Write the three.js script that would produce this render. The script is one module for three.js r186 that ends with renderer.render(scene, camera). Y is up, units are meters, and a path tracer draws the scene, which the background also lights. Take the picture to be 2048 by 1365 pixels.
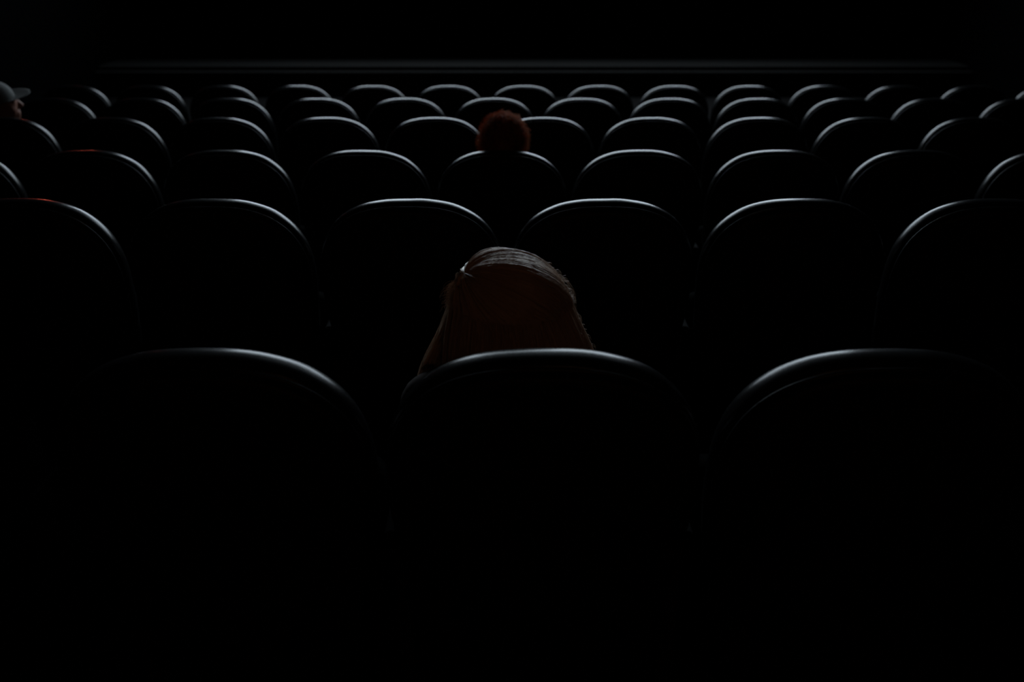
import * as THREE from 'three';
import { mergeGeometries } from 'three/addons/utils/BufferGeometryUtils.js';
import { RoundedBoxGeometry } from 'three/addons/geometries/RoundedBoxGeometry.js';
import { RectAreaLightUniformsLib } from 'three/addons/lights/RectAreaLightUniformsLib.js';

// ------------------------------------------------------------ camera, lights, exposure
const scene = new THREE.Scene();
scene.background = new THREE.Color(0x000000);
const F = 1800, CY = 2.169, TILT = 25 * Math.PI / 180;      // focal length in pixels, eye height, look-down angle
const camera = new THREE.PerspectiveCamera(2 * Math.atan(682.5 / F) * 180 / Math.PI, 2048 / 1365, 0.05, 60);
camera.position.set(0, CY, 0);
camera.rotation.x = -TILT;
camera.focus = 2.0;
camera.userData.fStop = 2.8;
const renderer = new THREE.WebGLRenderer({ antialias: true });
renderer.toneMapping = THREE.LinearToneMapping;
renderer.toneMappingExposure = 1.0;
renderer.shadowMap.enabled = true;
RectAreaLightUniformsLib.init();

const SCREEN = { x: 0.35, y: 2.5, z: -13.6, w: 8.0, h: 4.3 };   // y is its lower edge
const filmLight = new THREE.RectAreaLight(new THREE.Color().setRGB(0.80, 0.95, 1.06), 5.4, SCREEN.w, SCREEN.h);
filmLight.position.set(SCREEN.x, SCREEN.y + SCREEN.h / 2, SCREEN.z + 0.03);
filmLight.rotation.y = Math.PI;
scene.add(filmLight);
const boothLight = new THREE.RectAreaLight(new THREE.Color().setRGB(1.0, 0.46, 0.24), 2.6, 0.7, 0.4);
boothLight.position.set(0.7, CY + 1.35, 2.35);
scene.add(boothLight);                                        // looks along -z, towards the hall

// ------------------------------------------------------------ helpers
let seed = 12345;
const rnd = () => { seed |= 0; seed = seed + 0x6D2B79F5 | 0; let t = Math.imul(seed ^ seed >>> 15, 1 | seed); t = t + Math.imul(t ^ t >>> 7, 61 | t) ^ t; return ((t ^ t >>> 14) >>> 0) / 4294967296; };
const rr = (a, b) => a + (b - a) * rnd();
const hash3 = (x, y, z) => { let h = Math.imul(x, 374761393) ^ Math.imul(y, 668265263) ^ Math.imul(z, 2147483647 ^ 0x5bd1e995); h = Math.imul(h ^ h >>> 13, 1274126177); return ((h ^ h >>> 16) >>> 0) / 4294967295 * 2 - 1; };
function noise(x, y, z) {
  const X = Math.floor(x), Y = Math.floor(y), Z = Math.floor(z), s = t => t * t * (3 - 2 * t), l = (a, b, t) => a + (b - a) * t;
  const u = s(x - X), v = s(y - Y), w = s(z - Z), h = (i, j, k) => hash3(X + i, Y + j, Z + k);
  return l(l(l(h(0, 0, 0), h(1, 0, 0), u), l(h(0, 1, 0), h(1, 1, 0), u), v), l(l(h(0, 0, 1), h(1, 0, 1), u), l(h(0, 1, 1), h(1, 1, 1), u), v), w);
}
const V3 = (x, y, z) => new THREE.Vector3(x, y, z);
const lerp = (a, b, t) => a + (b - a) * t, clamp = (x, a, b) => Math.min(b, Math.max(a, x)), sstep = (a, b, x) => { const t = clamp((x - a) / (b - a), 0, 1); return t * t * (3 - 2 * t); };
const table = (rows, y) => { // rows of [y, ...values], y falling
  if (y >= rows[0][0]) return rows[0].slice(1);
  for (let i = 1; i < rows.length; i++) if (y >= rows[i][0]) { const t = (rows[i - 1][0] - y) / (rows[i - 1][0] - rows[i][0]); return rows[i].slice(1).map((v, k) => lerp(rows[i - 1][k + 1], v, t)); }
  return rows[rows.length - 1].slice(1);
};
const taken = {};
const numbered = n => { const k = taken[n] = (taken[n] ?? -1) + 1; return k ? `${n}_${String(k).padStart(3, '0')}` : n; };
const lin = (r, g, b) => new THREE.Color().setRGB(r, g, b);
function part(name, geometry, material, parent, label) {
  const m = new THREE.Mesh(geometry, material); m.name = name; m.castShadow = m.receiveShadow = true;
  if (label) m.userData.label = label;
  parent.add(m); return m;
}
function thing(name, label, category, [x, y, z] = [0, 0, 0], group) {
  const g = new THREE.Group(); g.name = numbered(name); g.position.set(x, y, z); g.userData = { label, category };
  if (group) g.userData.group = group;
  scene.add(g); return g;
}
function struct(name, geometry, material, label, category, [x, y, z] = [0, 0, 0]) {
  const m = new THREE.Mesh(geometry, material); m.name = numbered(name); m.position.set(x, y, z); m.castShadow = m.receiveShadow = true;
  m.userData = { label, category, kind: 'structure' }; scene.add(m); return m;
}
const box = (w, h, d, x = 0, y = 0, z = 0) => new THREE.BoxGeometry(w, h, d).translate(x, y, z);
const rbox = (w, h, d, r, x = 0, y = 0, z = 0) => new RoundedBoxGeometry(w, h, d, 3, r).translate(x, y, z);
function indexed(pos, idx, uv) {
  const g = new THREE.BufferGeometry();
  g.setAttribute('position', new THREE.Float32BufferAttribute(pos, 3));
  if (uv) g.setAttribute('uv', new THREE.Float32BufferAttribute(uv, 2));
  g.setIndex(idx); g.computeVertexNormals(); return g;
}

// ------------------------------------------------------------ textures and materials
function noiseTexture(n, f, srgb = false) {
  const d = new Uint8Array(n * n * 4);
  for (let j = 0; j < n; j++) for (let i = 0; i < n; i++) { const v = f(i / n, j / n, i, j); for (let k = 0; k < 3; k++) d[(j * n + i) * 4 + k] = clamp((v[k] ?? v) * 255, 0, 255); d[(j * n + i) * 4 + 3] = 255; }
  const t = new THREE.DataTexture(d, n, n); t.wrapS = t.wrapT = THREE.RepeatWrapping; t.magFilter = THREE.LinearFilter; t.minFilter = THREE.LinearMipmapLinearFilter; t.generateMipmaps = true;
  if (srgb) t.colorSpace = THREE.SRGBColorSpace;
  t.needsUpdate = true; return t;
}
const wrapNoise = (u, v, p, z) => { // tiles on the unit square
  const a = noise(u * p, v * p, z), b = noise((u - 1) * p, v * p, z), c = noise(u * p, (v - 1) * p, z), d = noise((u - 1) * p, (v - 1) * p, z);
  return lerp(lerp(a, b, u), lerp(c, d, u), v);
};
const grain = noiseTexture(256, (u, v) => 0.5 + 0.3 * wrapNoise(u, v, 40, 3) + 0.2 * wrapNoise(u, v, 90, 7));
grain.repeat.set(12, 12);
const fuzz = noiseTexture(256, (u, v) => 0.5 + 0.5 * wrapNoise(u, v, 100, 1));
fuzz.repeat.set(6, 6);
const M = {
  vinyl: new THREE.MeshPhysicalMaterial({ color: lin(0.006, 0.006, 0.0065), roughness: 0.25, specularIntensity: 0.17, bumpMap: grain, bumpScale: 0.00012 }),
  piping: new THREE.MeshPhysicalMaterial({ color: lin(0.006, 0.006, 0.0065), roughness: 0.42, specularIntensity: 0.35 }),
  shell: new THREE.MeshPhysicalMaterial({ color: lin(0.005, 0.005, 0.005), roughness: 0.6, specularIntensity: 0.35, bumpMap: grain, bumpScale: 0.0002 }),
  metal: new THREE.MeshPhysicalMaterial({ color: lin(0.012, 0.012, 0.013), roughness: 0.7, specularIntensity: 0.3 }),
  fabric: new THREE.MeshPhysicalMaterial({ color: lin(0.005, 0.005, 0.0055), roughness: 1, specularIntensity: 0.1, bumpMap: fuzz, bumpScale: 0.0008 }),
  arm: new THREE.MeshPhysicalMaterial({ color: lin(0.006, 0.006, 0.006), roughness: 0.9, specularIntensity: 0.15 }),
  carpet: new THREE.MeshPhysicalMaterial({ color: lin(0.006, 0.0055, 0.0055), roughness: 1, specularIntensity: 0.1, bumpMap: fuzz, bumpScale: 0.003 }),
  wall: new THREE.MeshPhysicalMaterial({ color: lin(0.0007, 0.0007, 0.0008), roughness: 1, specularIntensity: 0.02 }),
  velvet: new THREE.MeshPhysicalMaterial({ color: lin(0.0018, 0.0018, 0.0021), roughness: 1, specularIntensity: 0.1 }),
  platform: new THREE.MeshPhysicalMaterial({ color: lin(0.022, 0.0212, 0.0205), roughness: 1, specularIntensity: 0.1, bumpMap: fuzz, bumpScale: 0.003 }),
  screen: new THREE.MeshStandardMaterial({ color: lin(0.5, 0.5, 0.5), roughness: 0.9, emissive: lin(0.78, 0.95, 1.08), emissiveIntensity: 0.6 }),
  booth: new THREE.MeshStandardMaterial({ color: lin(0.2, 0.15, 0.1), roughness: 0.4, emissive: lin(1, 0.62, 0.3), emissiveIntensity: 0.3 }),
  redLamp: new THREE.MeshStandardMaterial({ color: lin(0.3, 0.02, 0.02), roughness: 0.4, emissive: lin(1, 0.1, 0.06), emissiveIntensity: 0.8 }),
};

// ------------------------------------------------------------ row layout
// [crest depth d, crest height above the eye, pixel centre of one seat, seat pitch in pixels, first and last seat counted from it]
const PITCH = 0.55, H = 1.1, DROP = 0.02;                    // DROP: the rounded rim stands this far above the backrest's own edge, as seen from behind
const rowsPx = [
  { k: 1.404, y: 701, c: 1091, n0: -1, n1: 1 },
  { k: 2.508, y: 393, c: 1212, n0: -3, n1: 2 },
  { k: 3.560, y: 296, c: 1002, n0: -4, n1: 4 },
  { k: 4.565, y: 231, c: 1087, n0: -5, n1: 4 },
  { k: 5.610, y: 193, c: 987, n0: -5, n1: 6 },
  { k: 6.590, y: 168, c: 1048, n0: -6, n1: 7 },
];
const rows = rowsPx.map(r => {
  const Z = F * PITCH * r.k / 1000, Y = (682.5 - r.y) * Z / F;
  return { x: (r.c - 1024) * Z / F, d: Z * Math.cos(TILT) + Y * Math.sin(TILT), top: CY - Z * Math.sin(TILT) + Y * Math.cos(TILT), n0: r.n0, n1: r.n1 };
});

// ------------------------------------------------------------ the hall
const XL = -5.7, XR = 6.3, ZB = 2.4, ZF = -13.75, CEIL = 7.4;
const edges = rows.map(r => -(r.d - 0.34));                   // z of the riser behind each row
const floorLabel = ['under the row of seats in front of the camera', 'under the second row of seats', 'under the third row of seats', 'under the fourth row of seats', 'under the fifth row of seats', 'under the last row and in front of the screen platform'];
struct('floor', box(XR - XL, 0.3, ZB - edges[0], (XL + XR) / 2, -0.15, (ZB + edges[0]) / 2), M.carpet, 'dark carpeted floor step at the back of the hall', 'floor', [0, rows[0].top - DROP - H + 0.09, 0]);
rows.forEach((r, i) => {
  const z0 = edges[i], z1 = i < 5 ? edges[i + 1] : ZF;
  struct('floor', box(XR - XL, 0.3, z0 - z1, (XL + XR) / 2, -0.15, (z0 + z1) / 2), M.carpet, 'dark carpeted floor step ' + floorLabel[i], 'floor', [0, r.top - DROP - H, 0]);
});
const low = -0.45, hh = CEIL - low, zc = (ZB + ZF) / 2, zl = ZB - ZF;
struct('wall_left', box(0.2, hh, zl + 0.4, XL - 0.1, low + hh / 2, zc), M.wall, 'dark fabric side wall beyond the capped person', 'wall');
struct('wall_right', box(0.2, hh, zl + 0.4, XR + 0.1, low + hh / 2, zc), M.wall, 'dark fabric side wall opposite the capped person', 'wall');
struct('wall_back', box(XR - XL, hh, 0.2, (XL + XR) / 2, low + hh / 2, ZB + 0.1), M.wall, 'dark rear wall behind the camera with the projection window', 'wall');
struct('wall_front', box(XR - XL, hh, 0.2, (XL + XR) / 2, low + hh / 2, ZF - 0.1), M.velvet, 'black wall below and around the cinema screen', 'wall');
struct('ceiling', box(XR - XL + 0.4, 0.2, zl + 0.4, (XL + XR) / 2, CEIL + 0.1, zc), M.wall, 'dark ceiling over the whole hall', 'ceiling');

// platform under the screen: a lit top with a lower step along its front edge
{
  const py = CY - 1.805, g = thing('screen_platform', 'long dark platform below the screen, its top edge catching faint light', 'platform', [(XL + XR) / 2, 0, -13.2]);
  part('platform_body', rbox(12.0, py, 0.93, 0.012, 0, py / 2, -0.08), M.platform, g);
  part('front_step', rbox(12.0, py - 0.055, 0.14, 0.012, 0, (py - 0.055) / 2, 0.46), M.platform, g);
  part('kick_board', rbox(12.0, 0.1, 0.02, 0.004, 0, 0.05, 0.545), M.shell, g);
}
{
  const g = thing('cinema_screen', 'large glowing cinema screen high on the front wall', 'screen', [SCREEN.x, SCREEN.y, SCREEN.z]);
  part('screen_surface', box(SCREEN.w, SCREEN.h, 0.02, 0, SCREEN.h / 2, 0), M.screen, g);
  for (const s of [-1, 1]) part('side_masking', rbox(0.25, SCREEN.h + 0.3, 0.1, 0.01, s * (SCREEN.w / 2 + 0.125), SCREEN.h / 2, -0.06), M.velvet, g);
  part('bottom_masking', rbox(SCREEN.w, 0.15, 0.1, 0.01, 0, -0.075, -0.06), M.velvet, g);
  part('top_masking', rbox(SCREEN.w, 0.15, 0.1, 0.01, 0, SCREEN.h + 0.075, -0.06), M.velvet, g);
}
{
  const g = thing('projection_window', 'small warm lit projection window in the rear wall', 'window', [0.7, CY + 1.35, 2.39]);
  part('glass', box(0.7, 0.4, 0.01, 0, 0, -0.015), M.booth, g);
  for (const s of [-1, 1]) { part('frame_rail', box(0.8, 0.05, 0.05, 0, s * 0.225, -0.015), M.metal, g); part('frame_stile', box(0.05, 0.4, 0.05, s * 0.375, 0, -0.015), M.metal, g); }
}
{
  const at = new THREE.Vector3(-5.5, CY + 0.45, -12), to = new THREE.Vector3(-1.85, CY - 0.72, -3.0);
  const g = thing('red_spot_lamp', 'small hooded red lamp on the side wall near the screen', 'lamp', at.toArray());
  g.lookAt(to);
  const hood = new THREE.LatheGeometry([[0.0, -0.1], [0.08, -0.1], [0.125, -0.07], [0.135, 0.0], [0.14, 0.06], [0.135, 0.06], [0.13, 0.0], [0.12, -0.06]].map(p => new THREE.Vector2(...p)), 36).rotateX(Math.PI / 2);
  part('hood', hood, M.metal, g);
  part('lamp_glass', new THREE.CylinderGeometry(0.125, 0.125, 0.008, 32).rotateX(Math.PI / 2).translate(0, 0, -0.01), M.redLamp, g);
  part('bracket', rbox(0.03, 0.03, 0.16, 0.004, 0, -0.04, -0.15), M.metal, g);
  const l = new THREE.SpotLight(new THREE.Color().setRGB(1, 0.13, 0.08), 7, 0, 0.05, 1, 2);
  l.position.copy(at).addScaledVector(to.clone().sub(at).normalize(), 0.07); l.target.position.copy(to); l.castShadow = true; l.shadow.radius = 6;
  scene.add(l, l.target);
}

// ------------------------------------------------------------ cinema seats
const RHO = 9 * Math.PI / 180, BASE_Y = 0.36, LEN = (H - BASE_Y) / Math.cos(RHO), CREST_Z = LEN * Math.sin(RHO);
const backAt = (x, v, n) => [x, BASE_Y + v * Math.cos(RHO) - n * Math.sin(RHO), v * Math.sin(RHO) + n * Math.cos(RHO)];
const outline = (() => {                                       // closed loop (x, v) round the backrest, anticlockwise seen from the rear mirrored
  const a = 0.268, b = 0.262, e = 2.6, pts = [];
  const N = 44;
  for (let i = 0; i <= N; i++) { const t = Math.PI * i / N, c = Math.cos(t), s = Math.sin(t); pts.push([a * Math.sign(c) * Math.abs(c) ** (2 / e), LEN - b + b * s ** (2 / e)]); }
  const lowW = 0.228, v0 = LEN - b, side = [];
  for (let i = 1; i <= 8; i++) side.push([lerp(a, lowW, sstep(0, 1, i / 8)), lerp(v0, 0.05, i / 8)]);
  for (const p of side) pts.push([-p[0], p[1]]);
  for (let i = 1; i <= 5; i++) { const t = Math.PI / 2 * i / 5; pts.push([-(lowW - 0.05 + 0.05 * Math.cos(t)), 0.05 - 0.05 * Math.sin(t)]); }
  for (let i = 1; i < 6; i++) pts.push([lerp(-(lowW - 0.05), lowW - 0.05, i / 6), 0]);
  for (let i = 5; i >= 0; i--) { const t = Math.PI / 2 * i / 5; pts.push([lowW - 0.05 + 0.05 * Math.cos(t), 0.05 - 0.05 * Math.sin(t)]); }
  for (let i = 7; i >= 1; i--) pts.push([side[i - 1][0], side[i - 1][1]]);
  // resample evenly
  const out = [], K = 132; let len = [0];
  for (let i = 1; i <= pts.length; i++) { const p = pts[i % pts.length], q = pts[i - 1]; len.push(len[i - 1] + Math.hypot(p[0] - q[0], p[1] - q[1])); }
  const total = len[len.length - 1];
  for (let k = 0, i = 1; k < K; k++) { const s = total * k / K; while (len[i] < s) i++; const t = (s - len[i - 1]) / Math.max(1e-9, len[i] - len[i - 1]), p = pts[i % pts.length], q = pts[i - 1]; out.push([lerp(q[0], p[0], t), lerp(q[1], p[1], t)]); }
  return out.map((p, i) => { const q = out[(i + K - 1) % K], r = out[(i + 1) % K], dx = r[0] - q[0], dy = r[1] - q[1], l = Math.hypot(dx, dy); return { x: p[0], v: p[1], nx: dy / l, nv: -dx / l }; });
})();
const CENTRE = [0, LEN * 0.52];
// rings: [inset, share drawn towards the middle, depth]; the first and last are closed with a fan
function loftBack(rings, bend = () => 0, map = backAt) {
  const K = outline.length, pos = [], uv = [], idx = [];
  for (const [inset, pull, n] of rings) for (const o of outline) {
    let x = lerp(o.x - o.nx * inset, CENTRE[0], pull), v = lerp(o.v - o.nv * inset, CENTRE[1], pull), w = bend(x, v, n);
    x += o.nx * w; v += o.nv * w;
    pos.push(...map(x, v, n)); uv.push(x, v + n * 1.3);
  }
  for (let r = 0; r < rings.length - 1; r++) for (let k = 0; k < K; k++) { const a = r * K + k, b = r * K + (k + 1) % K, c = a + K, d = b + K; idx.push(a, b, c, b, d, c); }
  for (const [r, flip] of [[0, true], [rings.length - 1, false]]) {
    const c = pos.length / 3; pos.push(...map(CENTRE[0], CENTRE[1], rings[r][2])); uv.push(...CENTRE);
    for (let k = 0; k < K; k++) { const a = r * K + k, b = r * K + (k + 1) % K; flip ? idx.push(c, b, a) : idx.push(c, a, b); }
  }
  return indexed(pos, idx, uv);
}
const frontArc = Array.from({ length: 9 }, (_, k) => { const t = Math.PI / 2 * k / 8; return [0.032 * (1 - Math.cos(t)), 0, -0.018 - 0.046 * Math.sin(t)]; });
const rearArc = Array.from({ length: 8 }, (_, k) => { const t = Math.PI / 2 * (1 - k / 7); return [0.011 * (1 - Math.cos(t)), 0, -0.018 + 0.023 * Math.sin(t)]; });
const cushion = variant => loftBack([[0.05, 0, 0.0], [0.024, 0, 0.002], [0.016, 0, 0.005], ...rearArc, ...frontArc.slice(1), [0.055, 0, -0.082], [0.055, 0.15, -0.096], [0.05, 0.4, -0.103], [0.05, 0.75, -0.1]],
  (x, v, n) => 0.0022 * noise(x * 7 + variant * 13.7, v * 5, n * 9 + variant) + 0.0007 * noise(x * 24 + variant * 5.1, v * 20, n * 26));
const shellGeo = loftBack([[0.06, 0, -0.004], [0.018, 0, 0.002], [0.0155, 0, 0.012], [0.0165, 0, 0.018], [0.021, 0, 0.0225], [0.03, 0, 0.0255], [0.05, 0.1, 0.03], [0.05, 0.35, 0.035], [0.05, 0.7, 0.037]]);
const pipingGeo = (() => {
  const K = outline.length, S = 8, pos = [], idx = [], r = 0.0045;
  for (const o of outline) for (let s = 0; s < S; s++) { const t = 2 * Math.PI * s / S, i = 0.0095 - r * Math.cos(t), n = 0.0095 + r * Math.sin(t); pos.push(...backAt(o.x - o.nx * i, o.v - o.nv * i, n)); }
  for (let k = 0; k < K; k++) for (let s = 0; s < S; s++) { const a = k * S + s, b = k * S + (s + 1) % S, c = ((k + 1) % K) * S + s, d = ((k + 1) % K) * S + (s + 1) % S; idx.push(a, c, b, b, c, d); }
  return indexed(pos, idx);
})();
const cushions = [0, 1, 2, 3].map(cushion);
const SEAT_TOP = 0.43;
const bumpBox = (w, h, d, r, x, y, z) => { const g = new RoundedBoxGeometry(w, h, d, 6, r); const p = g.attributes.position; for (let i = 0; i < p.count; i++) if (p.getY(i) > 0) p.setY(i, p.getY(i) + 0.012 * Math.cos(p.getX(i) / w * 2.6) * Math.cos(p.getZ(i) / d * 2.6)); g.computeVertexNormals(); return g.translate(x, y, z); };
const seatCushionGeo = bumpBox(0.46, 0.11, 0.47, 0.045, 0, SEAT_TOP - 0.055, -0.315), panGeo = rbox(0.42, 0.05, 0.42, 0.015, 0, SEAT_TOP - 0.135, -0.30);
const padGeo = rbox(0.05, 0.035, 0.4, 0.014, 0, 0.635, -0.24), standGeo = mergeGeometries([rbox(0.036, 0.62, 0.09, 0.01, 0, 0.31, -0.13), rbox(0.036, 0.05, 0.34, 0.01, 0, 0.6, -0.24)]), footGeo = rbox(0.05, 0.02, 0.3, 0.006, 0, 0.01, -0.18);
function armrest(parent, x) {
  const a = part('armrest', padGeo, M.arm, parent); a.position.x = x;
  part('armrest_stand', standGeo, M.metal, a); part('foot_plate', footGeo, M.metal, a);
}
function tip(o, angle) { o.rotation.x = angle; const p = V3(0, 0.35, -0.22); o.position.copy(p).sub(p.clone().applyEuler(o.rotation)); }
function makeSeat(variant) {
  const g = new THREE.Group();
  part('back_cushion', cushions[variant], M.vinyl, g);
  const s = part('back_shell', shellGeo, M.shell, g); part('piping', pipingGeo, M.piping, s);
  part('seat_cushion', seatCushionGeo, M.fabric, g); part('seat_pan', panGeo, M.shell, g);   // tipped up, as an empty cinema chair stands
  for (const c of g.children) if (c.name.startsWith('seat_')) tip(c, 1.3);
  armrest(g, -0.275);
  return g;
}
const protoSeats = [0, 1, 2, 3].map(makeSeat);
const ORD = ['first', 'second', 'third', 'fourth', 'fifth', 'sixth', 'seventh', 'eighth', 'ninth', 'tenth', 'eleventh', 'twelfth', 'thirteenth', 'fourteenth', 'fifteenth'];
const rowName = ['the nearest row', 'the second row', 'the third row', 'the fourth row', 'the fifth row', 'the farthest row'];
const seatAt = (i, k) => [rows[i].x + k * PITCH, rows[i].top - DROP - H, -rows[i].d - CREST_Z];
const occupied = { '0,0': 'with the long-haired person in it', '2,0': 'with the curly-haired person in it', '3,-5': 'with the capped person in it' };
rows.forEach((r, i) => {
  for (let k = r.n0; k <= r.n1; k++) {
    const s = protoSeats[(i * 3 + (k + 10) * 5 + ((k * k) % 3)) % 4].clone();
    s.name = numbered('cinema_chair'); s.position.set(...seatAt(i, k));
    if (k === r.n1) armrest(s, 0.275);
    const n = k - r.n0, who = occupied[`${i},${k}`];
    if (who) for (const c of s.children) if (c.name.startsWith('seat_')) tip(c, 0);
    s.userData = { label: who ? `black cinema chair in ${rowName[i]} ${who}` : `rounded black cinema chair, ${ORD[n]} from the left in ${rowName[i]}`, category: 'chair', group: `cinema chairs in ${rowName[i]}` };
    scene.add(s);
  }
});

// ------------------------------------------------------------ people: distance fields meshed with surface nets
const cap = (a, b, ra, rb) => { const d = [b[0] - a[0], b[1] - a[1], b[2] - a[2]], dd = d[0] * d[0] + d[1] * d[1] + d[2] * d[2] + 1e-12; return (x, y, z) => { const px = x - a[0], py = y - a[1], pz = z - a[2], t = clamp((px * d[0] + py * d[1] + pz * d[2]) / dd, 0, 1); return Math.hypot(px - d[0] * t, py - d[1] * t, pz - d[2] * t) - lerp(ra, rb, t); }; };
const ell = (c, r) => (x, y, z) => { const a = (x - c[0]) / r[0], b = (y - c[1]) / r[1], d = (z - c[2]) / r[2], k = Math.hypot(a, b, d); return (k - 1) * Math.min(r[0], r[1], r[2]) * (k < 1e-6 ? 1 : 1) ; };
const smin = (a, b, k) => { const h = Math.max(k - Math.abs(a - b), 0) / k; return Math.min(a, b) - h * h * k * 0.25; };
const blend = (list, k) => (x, y, z) => { let d = 1e9; for (const f of list) d = smin(d, f(x, y, z), k); return d; };
function surfaceNets(f, lo, hi, cell) {
  const n = [0, 1, 2].map(i => Math.ceil((hi[i] - lo[i]) / cell) + 1), [nx, ny, nz] = n, v = new Float32Array(nx * ny * nz), at = (i, j, k) => (k * ny + j) * nx + i;
  for (let k = 0; k < nz; k++) for (let j = 0; j < ny; j++) for (let i = 0; i < nx; i++) v[at(i, j, k)] = f(lo[0] + i * cell, lo[1] + j * cell, lo[2] + k * cell);
  const id = new Int32Array(nx * ny * nz).fill(-1), pos = [], idx = [];
  const E = [[0, 1], [2, 3], [4, 5], [6, 7], [0, 2], [1, 3], [4, 6], [5, 7], [0, 4], [1, 5], [2, 6], [3, 7]];
  for (let k = 0; k < nz - 1; k++) for (let j = 0; j < ny - 1; j++) for (let i = 0; i < nx - 1; i++) {
    const c = []; let m = 0;
    for (let q = 0; q < 8; q++) { c[q] = v[at(i + (q & 1), j + (q >> 1 & 1), k + (q >> 2))]; if (c[q] < 0) m++; }
    if (m === 0 || m === 8) continue;
    let sx = 0, sy = 0, sz = 0, s = 0;
    for (const [a, b] of E) if (c[a] < 0 !== c[b] < 0) { const t = c[a] / (c[a] - c[b]); sx += lerp(a & 1, b & 1, t); sy += lerp(a >> 1 & 1, b >> 1 & 1, t); sz += lerp(a >> 2, b >> 2, t); s++; }
    id[at(i, j, k)] = pos.length / 3; pos.push(lo[0] + (i + sx / s) * cell, lo[1] + (j + sy / s) * cell, lo[2] + (k + sz / s) * cell);
  }
  const quad = (a, b, c, d, flip) => { if (a < 0 || b < 0 || c < 0 || d < 0) return; flip ? idx.push(a, c, b, a, d, c) : idx.push(a, b, c, a, c, d); };
  for (let k = 1; k < nz - 1; k++) for (let j = 1; j < ny - 1; j++) for (let i = 1; i < nx - 1; i++) {
    const o = v[at(i, j, k)] < 0;
    if (o !== v[at(i + 1, j, k)] < 0) quad(id[at(i, j - 1, k - 1)], id[at(i, j, k - 1)], id[at(i, j, k)], id[at(i, j - 1, k)], !o);
    if (o !== v[at(i, j + 1, k)] < 0) quad(id[at(i - 1, j, k - 1)], id[at(i - 1, j, k)], id[at(i, j, k)], id[at(i, j, k - 1)], !o);
    if (o !== v[at(i, j, k + 1)] < 0) quad(id[at(i - 1, j - 1, k)], id[at(i, j - 1, k)], id[at(i, j, k)], id[at(i - 1, j, k)], !o);
  }
  return indexed(pos, idx);
}
const noUv = g => { g.deleteAttribute('uv'); return g; };
// joints in the seat's own axes (origin on the floor below the foot of the backrest, -z towards the screen)
const HEAD = [0, H + DROP - 0.008, CREST_Z - 0.178];
const J = { pelvis: [0, 0.545, -0.20], waist: [0, 0.68, -0.165], chest: [0, 0.82, -0.11], neck: [0, 0.955, -0.085], skull: [0, HEAD[1] - 0.03, HEAD[2] + 0.0] };
const both = f => [-1, 1].flatMap(s => f(s));
const shoulder = s => [s * 0.148, 0.86, -0.10], elbow = s => [s * 0.186, 0.69, -0.20], wrist = s => [s * 0.075, 0.60, -0.40], hip = s => [s * 0.085, 0.52, -0.22], knee = s => [s * 0.1, 0.50, -0.63], ankle = s => [s * 0.1, 0.1, -0.60], toe = s => [s * 0.11, 0.045, -0.76];
const bodyField = blend([
  cap(J.pelvis, J.waist, 0.1, 0.095), cap(J.waist, J.chest, 0.095, 0.105), cap([-0.06, 0.83, -0.11], [0.06, 0.83, -0.11], 0.1, 0.1), cap(J.chest, J.neck, 0.085, 0.055), cap(J.neck, J.skull, 0.05, 0.048),
  cap(hip(-1), hip(1), 0.1, 0.1),
  ...both(s => [cap([s * 0.06, 0.875, -0.1], shoulder(s), 0.06, 0.05), cap(shoulder(s), elbow(s), 0.047, 0.038), cap(elbow(s), wrist(s), 0.037, 0.025), cap(hip(s), knee(s), 0.085, 0.056), cap(knee(s), [s * 0.1, 0.3, -0.625], 0.054, 0.052), cap([s * 0.1, 0.3, -0.625], ankle(s), 0.052, 0.036), cap(ankle(s), toe(s), 0.038, 0.03)]),
], 0.05);
const handGeo = s => {
  const w = wrist(s), m = (x, y, z) => [w[0] - s * x * 0.9, w[1] - y + 0.004, w[2] - z];
  const prims = [cap(m(0, 0, 0), m(0.01, 0.004, 0.05), 0.024, 0.02), cap(m(-0.016, 0, 0.06), m(0.03, 0.002, 0.065), 0.015, 0.014), cap(m(-0.016, 0.004, 0.03), m(0.028, 0.004, 0.04), 0.016, 0.016)];
  const lens = [0.062, 0.074, 0.068, 0.052];
  lens.forEach((l, i) => { const b = m(0.034 - i * 0.018, 0, 0.068 - (i === 3 ? 0.006 : 0)), k = m(0.036 - i * 0.0185, -0.004, 0.068 + l * 0.5), e = m(0.035 - i * 0.018, 0.012, 0.066 + l); prims.push(cap(b, k, 0.0088, 0.0082), cap(k, e, 0.0082, 0.007)); });
  prims.push(cap(m(0.024, 0.004, 0.012), m(0.05, 0.006, 0.04), 0.012, 0.0095), cap(m(0.05, 0.006, 0.04), m(0.054, 0.012, 0.066), 0.0095, 0.008));
  const c = m(0.01, 0, 0.06);
  return surfaceNets(blend(prims, 0.007), [c[0] - 0.09, c[1] - 0.045, c[2] - 0.1], [c[0] + 0.09, c[1] + 0.045, c[2] + 0.09], 0.0035);
};
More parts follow.
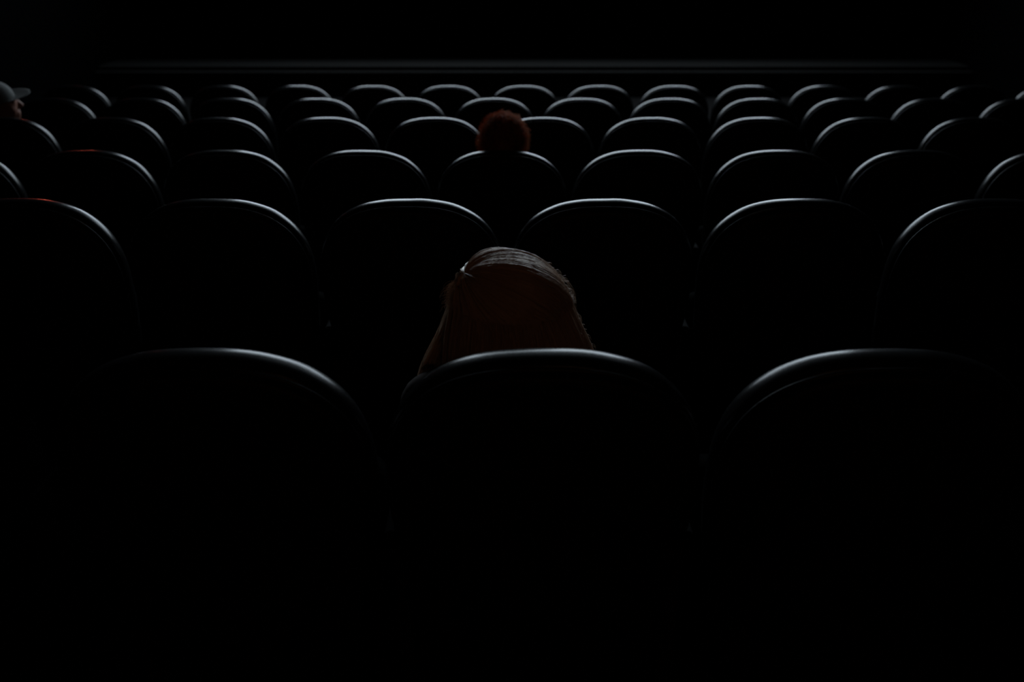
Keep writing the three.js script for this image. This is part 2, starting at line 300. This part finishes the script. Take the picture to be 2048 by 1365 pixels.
// a head round its own centre, face towards -z
const headField = (() => {
  const main = blend([ell([0, 0.022, 0.012], [0.074, 0.092, 0.092]), ell([0, -0.03, -0.03], [0.06, 0.075, 0.062]), ell([0, -0.085, -0.058], [0.03, 0.026, 0.03]), cap([0, -0.06, 0.02], [0, -0.14, 0.03], 0.055, 0.052)], 0.05);
  const add = [cap([0, 0.012, -0.09], [0, -0.026, -0.113], 0.009, 0.014), cap([-0.035, 0.022, -0.078], [0.035, 0.022, -0.078], 0.012, 0.012), cap([-0.02, -0.056, -0.087], [0.02, -0.056, -0.087], 0.009, 0.009), cap([-0.018, -0.066, -0.085], [0.018, -0.066, -0.085], 0.009, 0.009),
    ...both(s => [ell([s * 0.031, 0.002, -0.074], [0.013, 0.011, 0.012]), cap([s * 0.04, -0.03, -0.062], [s * 0.045, -0.02, -0.055], 0.018, 0.018)])];
  const soft = blend(add, 0.012), ears = blend(both(s => [cap([s * 0.078, 0.014, 0.012], [s * 0.075, -0.025, 0.002], 0.011, 0.008), ell([s * 0.08, 0.005, 0.012], [0.008, 0.03, 0.018])]), 0.008);
  return (x, y, z) => smin(smin(main(x, y, z), soft(x, y, z), 0.018), ears(x, y, z), 0.01);
})();
const headGeo = surfaceNets(headField, [-0.1, -0.16, -0.14], [0.1, 0.13, 0.12], 0.0045);
const bodyGeo = surfaceNets(bodyField, [-0.31, -0.02, -0.83], [0.31, 1.12, 0.04], 0.0125);
const hands = [-1, 1].map(handGeo);
const jacketField = (() => {
  const f = blend([cap([0, 0.53, -0.19], J.waist, 0.12, 0.108), cap(J.waist, J.chest, 0.108, 0.118), cap([-0.06, 0.83, -0.11], [0.06, 0.83, -0.11], 0.112, 0.112), cap(J.chest, [0, 0.93, -0.09], 0.098, 0.07),
    ...both(s => [cap([s * 0.06, 0.875, -0.1], shoulder(s), 0.07, 0.062), cap(shoulder(s), elbow(s), 0.06, 0.051), cap(elbow(s), lerp3(elbow(s), wrist(s), 0.92), 0.05, 0.037)])], 0.05);
  return (x, y, z) => f(x, y, z) + 0.004 * noise(x * 22, y * 16, z * 22);
})();
function lerp3(a, b, t) { return a.map((v, i) => lerp(v, b[i], t)); }
const jacketGeo = surfaceNets(jacketField, [-0.32, 0.38, -0.5], [0.32, 1.03, 0.06], 0.0125);
const trouserGeo = surfaceNets(blend([cap(hip(-1), hip(1), 0.11, 0.11), cap([0, 0.6, -0.19], [0, 0.53, -0.2], 0.1, 0.105), ...both(s => [cap(hip(s), knee(s), 0.096, 0.07), cap(knee(s), [s * 0.1, 0.3, -0.625], 0.068, 0.068), cap([s * 0.1, 0.3, -0.625], [s * 0.1, 0.13, -0.605], 0.068, 0.06)])], 0.04), [-0.26, 0.05, -0.76], [0.26, 0.72, -0.05], 0.0125);
const shoeGeo = surfaceNets(blend(both(s => [cap([s * 0.1, 0.05, -0.57], [s * 0.1, 0.11, -0.6], 0.05, 0.052), cap([s * 0.1, 0.05, -0.57], [s * 0.112, 0.046, -0.78], 0.048, 0.046)]), 0.02), [-0.19, -0.01, -0.86], [0.19, 0.18, -0.48], 0.008);
{ const p = shoeGeo.attributes.position; for (let i = 0; i < p.count; i++) p.setY(i, Math.max(0.002, p.getY(i))); shoeGeo.computeVertexNormals(); }

const cloth = (r, g, b) => new THREE.MeshPhysicalMaterial({ color: lin(r, g, b), roughness: 0.95, specularIntensity: 0.2 });
const skin = new THREE.MeshPhysicalMaterial({ color: lin(0.3, 0.13, 0.09), roughness: 0.6, specularIntensity: 0.4 });
function makePerson(label, [row, k], [dx, dz], headTurn, look, shift = [0, 0, 0], size = 1) {
  const at = HEAD.map((v, i) => v + shift[i]);
  const [sx, sy, sz] = seatAt(row, k);
  const g = thing('person', label, 'person', [sx + dx, sy, sz + dz]);
  const hm = new THREE.Matrix4().makeRotationFromEuler(new THREE.Euler(...headTurn, 'YXZ')).scale(V3(size, size, size)).setPosition(...at);
  part('body', mergeGeometries([bodyGeo, headGeo.clone().applyMatrix4(hm), ...hands]), skin, g, 'bare skin of head, neck and hands');
  part('jacket', jacketGeo, look.jacket, g); part('trousers', trouserGeo, look.trousers, g); part('shoes', shoeGeo, look.shoes, g);
  const eyes = [-1, 1].map(s => new THREE.SphereGeometry(0.0115, 14, 10).translate(s * 0.031, 0.003, -0.0765).applyMatrix4(hm));
  part('eyes', mergeGeometries(eyes), look.eyes, g);
  return { g, hm, at };
}
const eyeMat = new THREE.MeshStandardMaterial({ color: lin(0.5, 0.48, 0.45), roughness: 0.2 });
const darkCloth = cloth(0.02, 0.018, 0.02), jeans = cloth(0.015, 0.02, 0.035), shoeMat = cloth(0.02, 0.02, 0.02);

// thin strands: each path is swept with a three-sided section
function strandsGeo(paths) {
  const pos = [], nor = [], idx = [], A = new THREE.Vector3(), T = new THREE.Vector3(), U = new THREE.Vector3(), V = new THREE.Vector3();
  for (const { p, r } of paths) {
    const base = pos.length / 3, n = p.length;
    for (let i = 0; i < n; i++) {
      T.subVectors(p[Math.min(n - 1, i + 1)], p[Math.max(0, i - 1)]).normalize();
      A.set(Math.abs(T.y) > 0.9 ? 1 : 0, Math.abs(T.y) > 0.9 ? 0 : 1, 0); U.crossVectors(T, A).normalize(); V.crossVectors(T, U);
      const w = r * (i === n - 1 ? 0.25 : 1 - 0.35 * i / n);
      for (let s = 0; s < 3; s++) { const t = 2 * Math.PI * s / 3, c = Math.cos(t), q = Math.sin(t); const x = U.x * c + V.x * q, y = U.y * c + V.y * q, z = U.z * c + V.z * q; pos.push(p[i].x + x * w, p[i].y + y * w, p[i].z + z * w); nor.push(x, y, z); }
    }
    for (let i = 0; i < n - 1; i++) for (let s = 0; s < 3; s++) { const a = base + i * 3 + s, b = base + i * 3 + (s + 1) % 3; idx.push(a, b, a + 3, b, b + 3, a + 3); }
  }
  const g = new THREE.BufferGeometry();
  g.setAttribute('position', new THREE.Float32BufferAttribute(pos, 3)); g.setAttribute('normal', new THREE.Float32BufferAttribute(nor, 3)); g.setIndex(idx); return g;
}

// --- the long-haired person in the nearest row
{
  const hairMat = new THREE.MeshPhysicalMaterial({ color: lin(0.62, 0.44, 0.32), roughness: 0.42, transmission: 0.18, thickness: 0 });
  const underMat = new THREE.MeshPhysicalMaterial({ color: lin(0.5, 0.33, 0.23), roughness: 0.4 });
  const { g, at } = makePerson('long-haired person seen from behind, head just above the middle seat of the nearest row', [0, 0], [-0.047, -0.07], [0.05, 0.12, 0.06], { jacket: cloth(0.03, 0.018, 0.016), trousers: jeans, shoes: shoeMat, eyes: eyeMat }, [0, -0.057, -0.052], 0.94);
  const hair = new THREE.Group(); hair.name = 'hair'; hair.position.set(at[0], at[1] + 0.02, at[2]); g.add(hair);
  // half widths of the hair below the equator of the head: [y, centre x, right, left, back, front]
  const SH = [[0.0, -0.004, 0.108, 0.113, 0.105, 0.085], [-0.05, -0.002, 0.129, 0.126, 0.108, 0.085], [-0.09, 0, 0.145, 0.132, 0.104, 0.08], [-0.14, 0, 0.16, 0.138, 0.1, 0.085], [-0.24, 0, 0.165, 0.155, 0.085, 0.1], [-0.34, 0, 0.15, 0.15, 0.07, 0.115]];
  const UPH = 0.101, pole = V3(-0.68, 0.64, 0.22).normalize();
  const rad = (phi, y) => { const [cx, r, l, b, f] = table(SH, y), c = Math.cos(phi), s = Math.sin(phi); return [cx, c > 0 ? r : l, s > 0 ? b : f]; };
  function surf(phi, t, lift) {                                // t 0..1 from parting to equator, above 1 metres below it
    const c = Math.cos(phi), s = Math.sin(phi);
    if (t <= 1) {
      const e = V3(c, 0, s), d = pole.clone().multiplyScalar(1 - t).add(e.multiplyScalar(t)); d.normalize();
      const [cx, rx, rz] = rad(Math.atan2(d.z, d.x), 0), q = 2.0;
      const k = (Math.abs(d.x) ** q + Math.abs(d.y) ** q + Math.abs(d.z) ** q) ** (-1 / q);
      return V3(cx - 0.016 * d.y * d.y + d.x * k * (rx + lift), d.y * k * (UPH + lift), d.z * k * (rz + lift));
    }
    const y = -(t - 1), [cx, rx, rz] = rad(phi, y);
    return V3(cx + c * (rx + lift), y, s * (rz + lift));
  }
  const open = (phi, p) => { const f = Math.sin(phi); return f < -0.45 && p.y < 0.045; };   // the face stays free
  const sheet = (phi, t) => 0.0035 * noise(phi * 7, t * 1.1, 5) + 0.0026 * noise(phi * 19, t * 1.4, 8) + 0.0009 * noise(phi * 46, t * 1.6, 3);   // combed locks
  // under-layer
  {
    const A = 480, R = 44, pos = [], idx = [];
    for (let i = 0; i <= R; i++) for (let a = 0; a < A; a++) { const phi = 2 * Math.PI * a / A, t = i <= 26 ? 0.02 + 0.98 * i / 26 : 1 + 0.3 * (i - 26) / 18, w = Math.min(1, t * 4), p = surf(phi, t, -0.0012 + w * sheet(phi, t)); pos.push(p.x, p.y, p.z); }
    for (let i = 0; i < R; i++) for (let a = 0; a < A; a++) { const p = i * A + a, q = i * A + (a + 1) % A, phi = 2 * Math.PI * (a + 0.5) / A; if (i > 20 && Math.sin(phi) < -0.5) continue; idx.push(p, q, p + A, q, q + A, p + A); }
    part('hair_base', indexed(pos, idx), underMat, hair);
  }
  const paths = [];
  for (let n = 0; n < 7500; n++) {
    const phi = rr(-0.75, Math.PI + 0.75), t0 = n % 3 ? rr(0.01, 0.3) : rr(0.1, 1.0), t1 = 1 + rr(0.16, 0.31), m = 20, p = [];
    const clump = Math.floor(phi * 9 + 0.6 * noise(phi * 5, 0, 1)), cphi = (clump + 0.5) / 9, pull = rr(0.1, 0.5), lay = rr(-0.006, 0.0016), w0 = rr(0, 9), wob = rr(0.0003, 0.0016);
    for (let i = 0; i < m; i++) {
      const s = i / (m - 1), t = lerp(t0, t1, s), k = pull * sstep(0.1, 1, s) * 0.55, ph = lerp(phi, cphi, k) + 0.012 * noise(t * 3, w0, 2);
      const grooves = Math.min(1, t * 4) * sheet(ph, t);
      const q = surf(ph, t, lay * Math.min(1, s * 8 + 0.2) + grooves + wob * noise(t * 14, w0, 4));
      if (open(ph, q) && t > 0.6) { if (p.length < 3) p.length = 0; break; }
      p.push(q);
    }
    if (p.length > 2) paths.push({ p, r: rr(0.00028, 0.00055) });
  }
  // lock that falls forward over the shoulder on the side of the parting
  for (let n = 0; n < 900; n++) {
    const a = rnd(), b = rnd(), top = V3(-0.1 - 0.01 * b, 0.01 + 0.02 * a, -0.02 - 0.06 * a), mid = V3(-0.124 - 0.024 * b, -0.085, -0.04 - 0.06 * a), low = V3(-0.132 - 0.056 * b, -0.16, -0.015 - 0.06 * a), end = V3(-0.14 - 0.076 * b, -0.25 - 0.05 * rnd(), -0.02 - 0.07 * a);
    const c = new THREE.CatmullRomCurve3([top, mid, low, end]); paths.push({ p: c.getPoints(14).map((q, i) => q.add(V3(0.0012 * noise(i * 0.5, n, 1), 0, 0.0012 * noise(i * 0.5, n, 2)))), r: rr(0.0003, 0.00055) });
  }
  // loose fly-away hairs: many short curls on the parting side, some long arcs on the other
  for (let n = 0; n < 640; n++) {
    const left = n < 470, phi = left ? Math.PI + rr(-0.45, 0.4) : rr(-0.35, 0.5), t = left ? rr(0.4, 1.11) : rr(0.55, 1.1), root = surf(phi, t, 0.0), out = V3(root.x, left ? 0.0 : 0.3 * Math.abs(root.x), root.z).normalize(), L = left ? rr(0.004, 0.014) + (n % 5 ? 0 : rr(0, 0.014)) : rr(0.003, 0.013), curl = rr(-1.2, 1.2), p = [];
    for (let i = 0; i < 8; i++) { const s = i / 7; p.push(root.clone().addScaledVector(out, L * Math.sin(s * (1.2 + 0.5 * Math.abs(curl)))).add(V3(0.0, L * (left ? -0.5 : -0.75) * s * s * (1 + curl) + L * 0.3 * s * curl, L * 0.3 * curl * s))); }
    paths.push({ p, r: rr(0.00022, 0.00038) });
  }
  for (let n = 0; n < 26; n++) { const ph = rr(-0.2, 0.5), lift = rr(0.003, 0.011), p = []; for (let i = 0; i < 16; i++) { const s = i / 15, t = lerp(0.5, 1.12, s); p.push(surf(ph + 0.05 * s, t, 0.001 + lift * Math.sin(Math.PI * Math.min(1, s * 1.05)))); } paths.push({ p, r: 0.00016 }); }
  part('hair_strands', strandsGeo(paths), hairMat, hair);
}

// --- the curly-haired person in the third row
{
  const curlMat = new THREE.MeshPhysicalMaterial({ color: lin(0.62, 0.17, 0.02), roughness: 0.7, specularIntensity: 0.35, transmission: 0.3, thickness: 0 });
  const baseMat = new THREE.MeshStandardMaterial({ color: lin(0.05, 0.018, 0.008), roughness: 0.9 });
  const { g, at } = makePerson('curly auburn-haired person seen from behind in the third row', [2, 0], [0.006, 0], [0, -0.05, 0], { jacket: darkCloth, trousers: jeans, shoes: shoeMat, eyes: eyeMat }, [0, -0.02, 0], 0.88);
  const hair = new THREE.Group(); hair.name = 'hair'; hair.position.set(at[0], at[1] + 0.02, at[2]); g.add(hair);
  const R = d => { const b = V3(0.097, 0.108, 0.1); return 1 / Math.hypot(d.x / b.x, d.y / b.y, d.z / b.z) * (1 + 0.07 * noise(d.x * 3 + 4, d.y * 3, d.z * 3)); };
  const geo = new THREE.IcosahedronGeometry(1, 24), p = geo.attributes.position, d = V3(0, 0, 0);
  for (let i = 0; i < p.count; i++) { d.fromBufferAttribute(p, i).normalize(); let r = R(d) * (0.9 + 0.05 * noise(d.x * 14, d.y * 14, d.z * 14)); if (d.z < -0.35 && d.y < 0.4) r *= 0.72; if (d.y < -0.5) r *= 0.92; p.setXYZ(i, d.x * r, d.y * r + 0.004, d.z * r); }
  geo.computeVertexNormals(); noUv(geo);
  part('hair_base', geo, baseMat, hair);
  const paths = [];
  for (let n = 0; n < 2600; n++) {
    const y = rr(-0.75, 1), a = rr(0, 2 * Math.PI), q = Math.sqrt(1 - y * y); d.set(q * Math.cos(a), y, q * Math.sin(a));
    if (d.z < -0.4 && d.y < 0.45) continue;
    const o = d.clone().multiplyScalar(R(d) * rr(0.93, 1.0)), u = V3(-d.z, 0.2, d.x).cross(d).normalize(), w = V3().crossVectors(d, u), cr = rr(0.0025, 0.007), turns = rr(1, 2.4), ph = rr(0, 6.3), len = rr(0.008, 0.026), pts = [];
    const dir = u.clone().multiplyScalar(rr(-1, 0.4)).addScaledVector(w, rr(-0.7, 0.7)).addScaledVector(d, rr(0.1, 0.9)).normalize();
    for (let i = 0; i < 12; i++) { const s = i / 11, t = ph + s * turns * 2 * Math.PI; pts.push(o.clone().addScaledVector(dir, len * s).addScaledVector(u, cr * Math.cos(t)).addScaledVector(w, cr * Math.sin(t))); }
    paths.push({ p: pts, r: rr(0.0004, 0.0009) });
  }
  part('hair_curls', strandsGeo(paths), curlMat, hair);
}

// --- the capped person at the edge of the fourth row
{
  const turn = [0.06, -1.0, -0.2], px = (-2 - 1024) * 4.72 / F - seatAt(3, -5)[0];
  const { g, hm } = makePerson('person in a grey baseball cap at the left end of the fourth row', [3, -5], [px, 0], turn, { jacket: darkCloth, trousers: jeans, shoes: shoeMat, eyes: eyeMat }, [0, 0.03, -0.02]);
  const capMat = new THREE.MeshStandardMaterial({ color: lin(0.15, 0.152, 0.15), roughness: 0.9, bumpMap: fuzz, bumpScale: 0.0006 });
  const shortHair = new THREE.MeshStandardMaterial({ color: lin(0.07, 0.03, 0.015), roughness: 0.8 });
  const head = new THREE.Group(); head.name = 'cap'; head.applyMatrix4(hm); g.add(head);
  const crown = new THREE.SphereGeometry(1, 48, 20, 0, 2 * Math.PI, 0, Math.PI / 2).scale(0.087, 0.092, 0.106).translate(0, 0.028, 0.008);
  { const p = crown.attributes.position; for (let i = 0; i < p.count; i++) { const a = Math.atan2(p.getX(i), p.getZ(i)), k = 1 - 0.012 * Math.exp(-(((a / (Math.PI / 3)) - Math.round(a / (Math.PI / 3))) ** 2) * 260); p.setXYZ(i, p.getX(i) * k, p.getY(i) * k, p.getZ(i) * k); } crown.computeVertexNormals(); }
  part('cap_crown', crown, capMat, head);
  part('cap_band', new THREE.TorusGeometry(1, 0.03, 8, 48).rotateX(Math.PI / 2).scale(0.087, 0.14, 0.106).translate(0, 0.03, 0.008), capMat, head);
  const pos = [], idx = [], A = 28, B = 10;
  for (const top of [1, 0]) for (let b = 0; b <= B; b++) for (let a = 0; a <= A; a++) { const t = lerp(-1.25, 1.25, a / A), s = b / B, reach = 0.078 * Math.cos(t / 1.25 * 1.45) ** 0.55, x = Math.sin(t) * (0.086 + 0.004 * s), z = 0.008 - Math.cos(t) * 0.104 - reach * s; pos.push(x, 0.032 - 0.9 * x * x * (0.4 + s) + 0.012 * s - (top ? 0 : 0.004), z); }
  const n = (A + 1) * (B + 1);
  for (let b = 0; b < B; b++) for (let a = 0; a < A; a++) { const p = b * (A + 1) + a; idx.push(p, p + 1, p + A + 1, p + 1, p + A + 2, p + A + 1, n + p, n + p + A + 1, n + p + 1, n + p + 1, n + p + A + 1, n + p + A + 2); }
  for (let a = 0; a < A; a++) { const p = B * (A + 1) + a; idx.push(p, p + 1, n + p, p + 1, n + p + 1, n + p); }
  part('cap_brim', indexed(pos, idx), capMat, head);
  part('cap_button', new THREE.SphereGeometry(0.007, 14, 8).scale(1, 0.6, 1).translate(0, 0.121, 0.008), capMat, head);
  const fringe = new THREE.Group(); fringe.name = 'hair'; fringe.applyMatrix4(hm); g.add(fringe);
  const hg = new THREE.SphereGeometry(1, 48, 16, Math.PI * 0.95, Math.PI * 1.1, Math.PI * 0.42, Math.PI * 0.32).rotateY(Math.PI).scale(0.082, 0.1, 0.103).translate(0, 0.02, 0.01);
  { const p = hg.attributes.position; for (let i = 0; i < p.count; i++) { const x = p.getX(i), y = p.getY(i), z = p.getZ(i), k = 1 + 0.025 * noise(x * 160, y * 60, z * 160); p.setXYZ(i, x * k, y, z * k); } hg.computeVertexNormals(); }
  part('hair_fringe', noUv(hg), shortHair, fringe);
}

scene.traverse(o => { if (o.isMesh) o.castShadow = o.receiveShadow = true; });
renderer.render(scene, camera);
